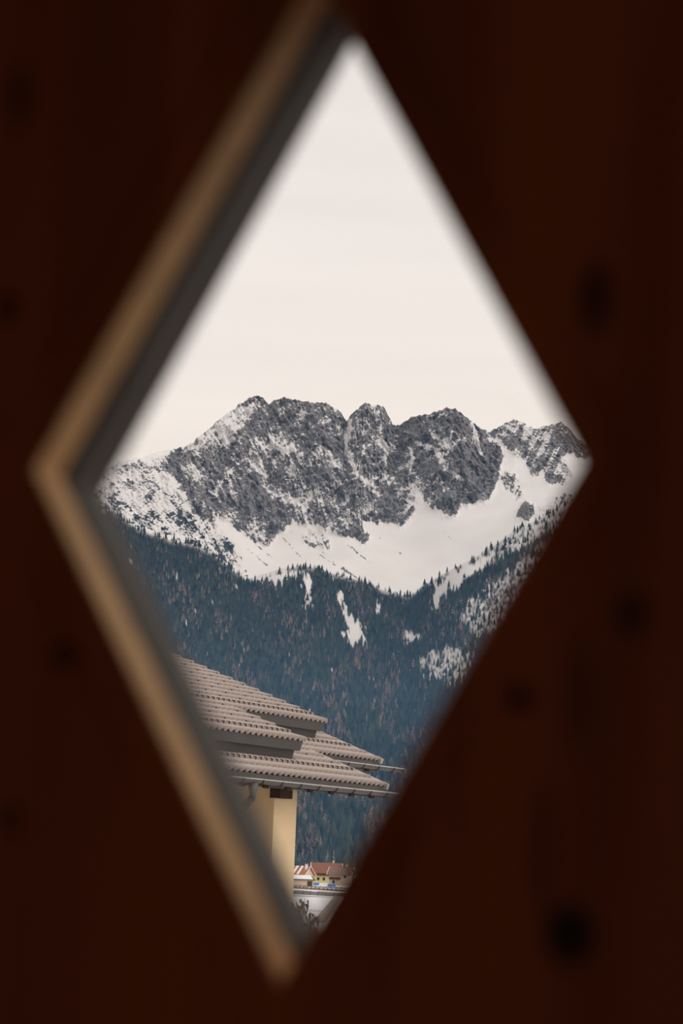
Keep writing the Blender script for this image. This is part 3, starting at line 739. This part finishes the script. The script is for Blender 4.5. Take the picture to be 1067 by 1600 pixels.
# gutters with straps, board behind them
def gutter(ye, ze, e0, e1, ev, label):
    yc, zc, r = ye - .055, ze - .105, .068
    hbox(MB(), e0, ev - .06, ye + .05, ye + .085, ze - .20, ze - .005).build('eaves_board', M_GUTTER, house)
    g = MB(); n = 9
    prof = [(yc - HO[1] - r * math.cos(PI * k / n), zc - HO[2] - r * math.sin(PI * k / n)) for k in range(n + 1)] + [(yc - HO[1] - (r - .006) * math.cos(PI * k / n), zc - HO[2] - (r - .006) * math.sin(PI * k / n)) for k in range(n, -1, -1)]
    g.prism(prof, e0 - HO[0], e1 - HO[0])
    go = g.build('gutter', M_GUTTER, house); go['label'] = label
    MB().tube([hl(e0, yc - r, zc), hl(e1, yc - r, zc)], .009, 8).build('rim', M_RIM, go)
    hbox(MB(), e1 - .006, e1, yc - r, yc + r, zc - r * .9, zc).build('end_cap', M_GUTTER, go)
    e = e1 - .35
    while e > e0:
        b = MB(); pts = [hl(e, yc - (r + .006) * math.cos(PI * k / 8), zc - (r + .006) * math.sin(PI * k / 8)) for k in range(9)]
        b.tube(pts, .008, 5).build('strap', M_BEAM, go)
        e -= .52
gutter(YD, ZD, ELEFT, 28.16, ED, 'grey half-round gutter on the front eaves')
YC, ZC = YD + SQ * 5 * cosp, ZD + SQ * 5 * sinp
gutter(YC, ZC, 27.4, 31.0, EC, 'grey half-round gutter on the rear eaves')
# rafters under the lower roof
for ye, ze, e0, e1 in ((YD, ZD, 20.2, ED), (YC, ZC, 28.3, EC)):
    e = e1 - .42
    while e > e0:
        L_ = 1.6
        a = [hl(e - .06, ye + .02, ze - .225), hl(e + .06, ye + .02, ze - .225), hl(e + .06, ye + L_, ze + L_ * tanp - .26), hl(e - .06, ye + L_, ze + L_ * tanp - .26)]
        b = [hl(e - .06, ye + .02, ze - .12), hl(e + .06, ye + .02, ze - .12), hl(e + .06, ye + L_, ze + L_ * tanp - .12), hl(e - .06, ye + L_, ze + L_ * tanp - .12)]
        MB().hexa(a, b).build('rafter', M_BEAM, house)
        e -= .62
# plaster wall with its corner, beam end and downpipe
YW = 17.62
eW0, _ = hit_y(425.5, 1320, YW); eW1, _ = hit_y(461, 1320, YW)
zt = ZD + (YW - YD) * tanp - .14
a = MB().hexa([hl(eW0, YW, -CAMZ), hl(eW1, YW, -CAMZ), hl(eW1, YW + 7, -CAMZ), hl(eW0, YW + 7, -CAMZ)], [hl(eW0, YW, zt), hl(eW1, YW, zt), hl(eW1, YW + 1.2, zt + 1.2 * tanp), hl(eW0, YW + 1.2, zt + 1.2 * tanp)])
a = hbox(MB(), eW0, eW1, YW, YW + 7, -CAMZ, zt); a.build('plaster_wall', M_PLASTER, house)
hbox(MB(), ELEFT + .6, eW0, YW + 2.6, YW + 7, -CAMZ, zt + .4).build('main_wall', M_PLASTER, house)
eb0, zb1 = hit_y(438, 1231, 17.47); eb1, _ = hit_y(457.5, 1231, 17.47); _, zb0 = hit_y(440, 1247, 17.47)
hbox(MB(), eb0, eb1, 17.47, YW + .05, zb0, zb1 + .05).build('beam_end', M_BEAM, house)['label'] = 'dark brown squared timber end under the gutter'
ep, zp = hit_y(396, 1226, YD - .055)
pp = [hl(ep, YD - .055, zp + .02), hl(ep, YD - .055, zp - .12), hl(ep, YD - .04, zp - .20), hl(ep, YD + .12, zp - .36), hl(ep, YD + .45, zp - .62), hl(ep, YD + .56, zp - .74), hl(ep, YD + .60, zp - .9), hl(ep, YD + .60, -CAMZ + .05)]
dp = MB().tube(pp, [.075, .06, .058, .058, .058, .058, .058, .058], 12).build('downpipe', M_PIPE, house, True); dp['label'] = 'grey swan-neck downpipe under the gutter'
ob2 = hbox(MB(), ep - .03, ep + .03, YD - .10, YD - .02, zp - .06, zp + .06).build('outlet', M_PIPE, dp)

# ------------------------------------------------------------------ the village at the foot of the slope
def ground_at(px, py):
    v = ray(px, py); k = -CAMZ / v[2]; return CAM + v * k
def ground_d(px, D):
    q = at(px, 1357.0, D); return (float(q[0]), float(q[1]), 0.0)
M_REDROOF = material('dull_red_tile_roof', (.24, .105, .085), .85, (1.5, .2))
M_ORANGE = material('orange_tile_roof', (.40, .165, .10), .85, (.9, .25, (1, 1, 1)))
M_BROWNROOF = material('brown_tile_roof', (.22, .14, .12), .85, (1.5, .2))
M_YELLOW = material('pale_yellow_render', (.68, .58, .25), .9, (1.0, .1))
M_CREAM = material('cream_render', (.62, .50, .38), .9, (1.0, .1))
M_WHITE = material('white_render', (.75, .72, .70), .9, (1.0, .08))
M_SNOW = material('lying_snow', (.86, .84, .84), .9, (.6, .05), .2, 2)
M_DARKWOOD = material('dark_balcony_wood', (.09, .05, .035), .85, (3.0, .2))
M_GLASS = material('dark_window_pane', (.03, .035, .04), .15)
M_BLUE = material('bright_blue_cover', (.06, .22, .55), .6, (2.0, .15))
M_BANK = material('brown_board_fence', (.26, .20, .15), .9, (.8, .3))
M_GREYWALL = material('grey_concrete_wall', (.25, .24, .24), .85, (.5, .15))
def cottage(name, label, px, D, rz, w, d, wall_h, rise, over, m_wall, m_roof, extras=None):
    """gabled house, ridge along local x; base centre on the ground"""
    h = empty(name, ground_d(px, D), rz); tag(h, label, 'house', None)
    MB().prism([(-d / 2, 0), (d / 2, 0), (d / 2, wall_h), (0, wall_h + rise * .96), (-d / 2, wall_h)], -w / 2, w / 2).build('wall', m_wall, h)
    k = rise / (d / 2); t = .22
    for s_ in (-1, 1):
        ye = s_ * (d / 2 + over); ze = wall_h - over * k
        rf = MB().hexa([(-w / 2 - over, min(0, ye), ze if ye < 0 else wall_h + rise), (w / 2 + over, min(0, ye), ze if ye < 0 else wall_h + rise), (w / 2 + over, max(0, ye), ze if ye > 0 else wall_h + rise), (-w / 2 - over, max(0, ye), ze if ye > 0 else wall_h + rise)],
                  [(-w / 2 - over, min(0, ye), (ze if ye < 0 else wall_h + rise) + t), (w / 2 + over, min(0, ye), (ze if ye < 0 else wall_h + rise) + t), (w / 2 + over, max(0, ye), (ze if ye > 0 else wall_h + rise) + t), (-w / 2 - over, max(0, ye), (ze if ye > 0 else wall_h + rise) + t)]).build('roof_slope', m_roof, h)
        for gx in (-1, 1):
            g = gx * (w / 2 + over)
            MB().tube([(g, ye, ze + .1), (g, 0, wall_h + rise + .1)], .14, 6).build('barge_board', M_WHITE, h)
    if extras: extras(h)
    return h
def win(h, x, y, z, w, hh, mat=None):
    f = MB().box(x - w / 2 - .1, x + w / 2 + .1, y - .05, y + .1, z - .1, z + hh + .1).build('window', M_WHITE, h)
    MB().box(x - w / 2, x + w / 2, y - .08, y - .04, z, z + hh).build('pane', M_GLASS, f)
def ex_yellow(h):
    b = MB().box(-4.2, 1.2, -5.0, -4.0, 3.0, 4.0).build('balcony', M_DARKWOOD, h)
    for x in (-3.6, -1.2): win(h, x, -4.0, 1.0, 1.1, 1.2)
    win(h, 3.6, -4.0, 1.0, 1.1, 1.2)
    # snow left on the lower right of the roof
    k = 3.6 / 4.0
    MB().hexa([(.5, -3.9, 5.06), (5.8, -3.9, 5.06), (5.2, -2.2, 6.6), (2.2, -2.2, 6.6)], [(.5, -3.9, 5.26), (5.8, -3.9, 5.26), (5.2, -2.2, 6.8), (2.2, -2.2, 6.8)]).build('roof_snow', M_SNOW, h)
    MB().box(2.6, 3.3, .6, 1.3, 8.0, 9.4).build('chimney', M_CREAM, h)
cottage('village_house', 'pale yellow house with dull red roof and dark wooden balcony', 510, 830, math.radians(4), 11.5, 8.0, 4.6, 3.6, 1.0, M_YELLOW, M_REDROOF, ex_yellow)
def ex_orange(h):
    for k in range(5):
        u = .16 + .17 * k
        x = -5.2 + 2.1 * k
        MB().hexa([(x, -5.0, 3.36), (x + .9, -5.0, 3.36), (x + .9, -.2, 6.55), (x, -.2, 6.55)], [(x, -5.0, 3.5), (x + .9, -5.0, 3.5), (x + .9, -.2, 6.69), (x, -.2, 6.69)]).build('roof_snow', M_SNOW, h)
    c = MB().box(5.6, 6.4, -2.2, -1.4, 4.6, 7.4).build('chimney', M_WHITE, h); MB().box(5.4, 6.6, -2.4, -1.2, 7.4, 7.65).build('chimney_cap', M_GREYWALL, c)
    win(h, 1.0, -4.4, 1.0, 1.1, 1.2)
cottage('village_house', 'low house with orange tile roof streaked with snow, next to the snow-roofed shed', 460, 770, math.radians(-24), 12.5, 8.6, 3.6, 2.9, .9, M_CREAM, M_ORANGE, ex_orange)
def ex_brown(h):
    MB().box(-3.8, .4, -4.3, -3.4, 2.0, 2.9).build('balcony', M_DARKWOOD, h); win(h, -2.2, -3.5, .6, 1.0, 1.1); win(h, 2.2, -3.5, 2.6, .9, 1.0)
    MB().box(1.4, 2.1, .5, 1.2, 6.4, 7.8).build('chimney', M_CREAM, h)
cottage('village_house', 'cream house with brown roof in front of the pale yellow house', 534, 740, math.radians(-14), 8.0, 7.0, 4.2, 2.4, .8, M_CREAM, M_BROWNROOF, ex_brown)
# shed under snow
sh = empty('shed', ground_d(473, 655), math.radians(3)); tag(sh, 'low shed with a thick sheet of snow on its flat roof', 'shed')
MB().box(-4.4, 3.6, -2.6, 2.6, 0, 1.9).build('wall', M_CREAM, sh)
MB().hexa([(-4.9, -3.1, 1.9), (4.2, -3.1, 1.9), (3.4, 3.1, 2.9), (-4.9, 3.1, 2.9)], [(-4.9, -3.1, 2.2), (4.2, -3.1, 2.2), (3.4, 3.1, 3.25), (-4.9, 3.1, 3.25)]).build('roof', M_DARKWOOD, sh)
MB().hexa([(-4.8, -3.0, 2.2), (3.6, -3.0, 2.2), (3.0, 3.0, 3.24), (-4.8, 3.0, 3.24)], [(-4.8, -2.9, 2.5), (3.4, -2.9, 2.5), (2.8, 2.9, 3.55), (-4.8, 2.9, 3.55)]).build('roof_snow', M_SNOW, sh)
MB().box(1.6, 3.2, -2.66, -2.58, .05, 1.6).build('door', M_DARKWOOD, sh)
def covered(px, D, w, label):
    b = empty('covered_pile', ground_d(px, D), .1); tag(b, label, 'tarpaulin')
    MB().prism([(-.7, .0), (.7, .0), (.6, .75), (.1, .95), (-.5, .8)], -w / 2, w / 2).build('blue_cover', M_BLUE, b)
    MB().tube([(-w * .2, -.72, .05), (-w * .2, -.5, .85), (-w * .2, .1, 1.0), (-w * .2, .7, .05)], .04, 5).build('strap', M_GREYWALL, b)
covered(494, 690, 2.4, 'bright blue cover over a low heap beside the snow-roofed shed')
covered(519, 660, 2.6, 'bright blue cover over a low heap in front of the cream house')
# fences and wall across the snow
def line_fence(name, label, cat, pts, h, thick, mat, post_mat=None):
    a, b = [np.array(ground_d(*p)) for p in pts]; d = b - a; ln = float(np.linalg.norm(d)); o = empty(name, tuple(a), math.atan2(d[1], d[0])); tag(o, label, cat)
    n = max(2, int(ln / 3.0))
    for k in range(n):
        MB().box(ln * k / n + .03, ln * (k + 1) / n - .03, -thick / 2, thick / 2, 0, h * (1 + .06 * math.sin(k * 2.3))).build('panel', mat, o)
    for k in range(0, n + 1):
        MB().box(ln * k / n - .09, ln * k / n + .09, -thick, thick, 0, h + (.12 if post_mat else .0)).build('post', post_mat or mat, o)
line_fence('board_fence', 'low brown fence across the snow below the village', 'fence', ((440, 575), (560, 520)), .55, .12, M_BANK, M_DARKWOOD)
line_fence('board_fence', 'thin low brown fence just under the snow-roofed shed', 'fence', ((440, 640), (560, 600)), .32, .12, M_BANK, M_DARKWOOD)
line_fence('concrete_wall', 'low grey wall between the snowy fields', 'wall', ((430, 455), (560, 425)), .85, .3, M_GREYWALL)
# road edge running towards the village
rd = [ground_at(*q) for q in ((524, 1399), (535, 1399), (508, 1442), (488, 1442))]
MB().hexa([(p[0], p[1], .02) for p in rd], [(p[0], p[1], .10) for p in rd]).build('road', material('wet_brown_road', (.30, .25, .23), .7, (.2, .25)))
tag(bpy.data.objects['road'], 'wet brown road running through the snow', kind='structure')
# tall shrub with dry seed heads in front of the yellow wall
def shrub():
    b = ground_d(478, 29.0); o = empty('tall_shrub', b); tag(o, 'tall bare shrub with drooping dry brown leaves by the plaster wall', 'shrub')
    r = random.Random(3); st, lf = MB(), MB(); tops = []
    for k in range(30):
        x = r.uniform(-.24, .20); y = r.uniform(-.25, .25); hgt = 5.58 - .28 * r.random() - .45 * abs(x + .04)
        pts = [(x * .35, y * .35, 0), (x * .55, y * .6, 2.5), (x * .8, y * .9, 4.2), (x + r.uniform(-.04, .04), y, hgt)]
        st.tube(pts, [.022, .014, .008, .003], 5)
        for j in range(20):
            t = 1 - .75 * r.random() ** 1.4; z = 4.2 + (hgt - 4.2) * t; bx_ = x * (.8 + .2 * t); by_ = y * (.9 + .1 * t)
            a = r.random() * 2 * PI; l = r.uniform(.05, .09); w = r.uniform(.012, .022); dx, dy = math.cos(a), math.sin(a)
            p0 = Vector((bx_, by_, z)); p1 = p0 + Vector((dx * l * .5, dy * l * .5, .012)); p2 = p0 + Vector((dx * l * .75, dy * l * .75, -l)); sd_ = Vector((-dy, dx, 0)) * w
            lf.add([p0, p1 + sd_, p2, p1 - sd_, p1 + Vector((0, 0, .006))], [(0, 1, 4), (1, 2, 4), (2, 3, 4), (3, 0, 4)])
    st.build('stems', material('brown_twigs', (.10, .065, .045), .9, (5, .2)), o)
    q = lf.build('dry_leaves', material('dry_brown_leaf', (.13, .095, .06), .9, (9, .3)), o); q['kind'] = 'stuff'
shrub()
# leafless broad tree beside the village
def bare_tree(px, D, hgt, label):
    o = empty('bare_tree', ground_d(px, D)); tag(o, label, 'tree')
    r = random.Random(9); tr, br = MB(), MB()
    tr.tube([(0, 0, -.1), (.1, 0, hgt * .3), (.0, .1, hgt * .55)], [.35, .26, .16], 7)
    def grow(p, d, l, rad, lev):
        q = p + d * l; br.tube([p, (p + q) / 2 + Vector((r.uniform(-.1, .1), r.uniform(-.1, .1), .1)) * l, q], [rad, rad * .8, rad * .5], 4)
        if lev > 0:
            for _ in range(4):
                nd = (d + Vector((r.uniform(-.8, .8), r.uniform(-.8, .8), r.uniform(-.1, .6)))).normalized(); grow(p + d * l * r.uniform(.45, 1), nd, l * r.uniform(.55, .75), rad * .55, lev - 1)
    for k in range(9):
        a = k * 2.4; z = hgt * (.22 + .035 * k); grow(Vector((0, 0, z)), Vector((math.cos(a), math.sin(a), .9)).normalized(), hgt * .27, .10, 3)
    bark = material('brown_bark', (.15, .11, .085), .9, (3, .2))
    tr.build('trunk', bark, o); br.build('branches', bark, o)
bare_tree(552, 640, 10.5, 'leafless brown broad-crowned tree beside the cream house')

# ------------------------------------------------------------------ haze: thin blue air over the valley, denser low down
def haze(name, label, box, density, colr):
    mt = bpy.data.materials.new(name); mt.use_nodes = True
    t = mt.node_tree; t.nodes.clear()
    o = t.nodes.new('ShaderNodeOutputMaterial'); v = t.nodes.new('ShaderNodeVolumeScatter')
    v.inputs['Color'].default_value = (*colr, 1); v.inputs['Density'].default_value = density; v.inputs['Anisotropy'].default_value = 0
    t.links.new(v.outputs[0], o.inputs['Volume'])
    ob_ = MB().box(*box).build(name, mt)
    tag(ob_, label, 'haze', kind='stuff')
haze('valley_haze', 'thin blue haze hanging in the air of the whole valley', (-4500, 4500, 900, 5600, -30, 1900), 1.7e-5, (.25, .56, 1.0))
haze('low_haze', 'denser blue haze low over the wooded slope', (-4300, 4300, 1000, 4200, -20, 330), 1.0e-4, (.24, .54, 1.0))
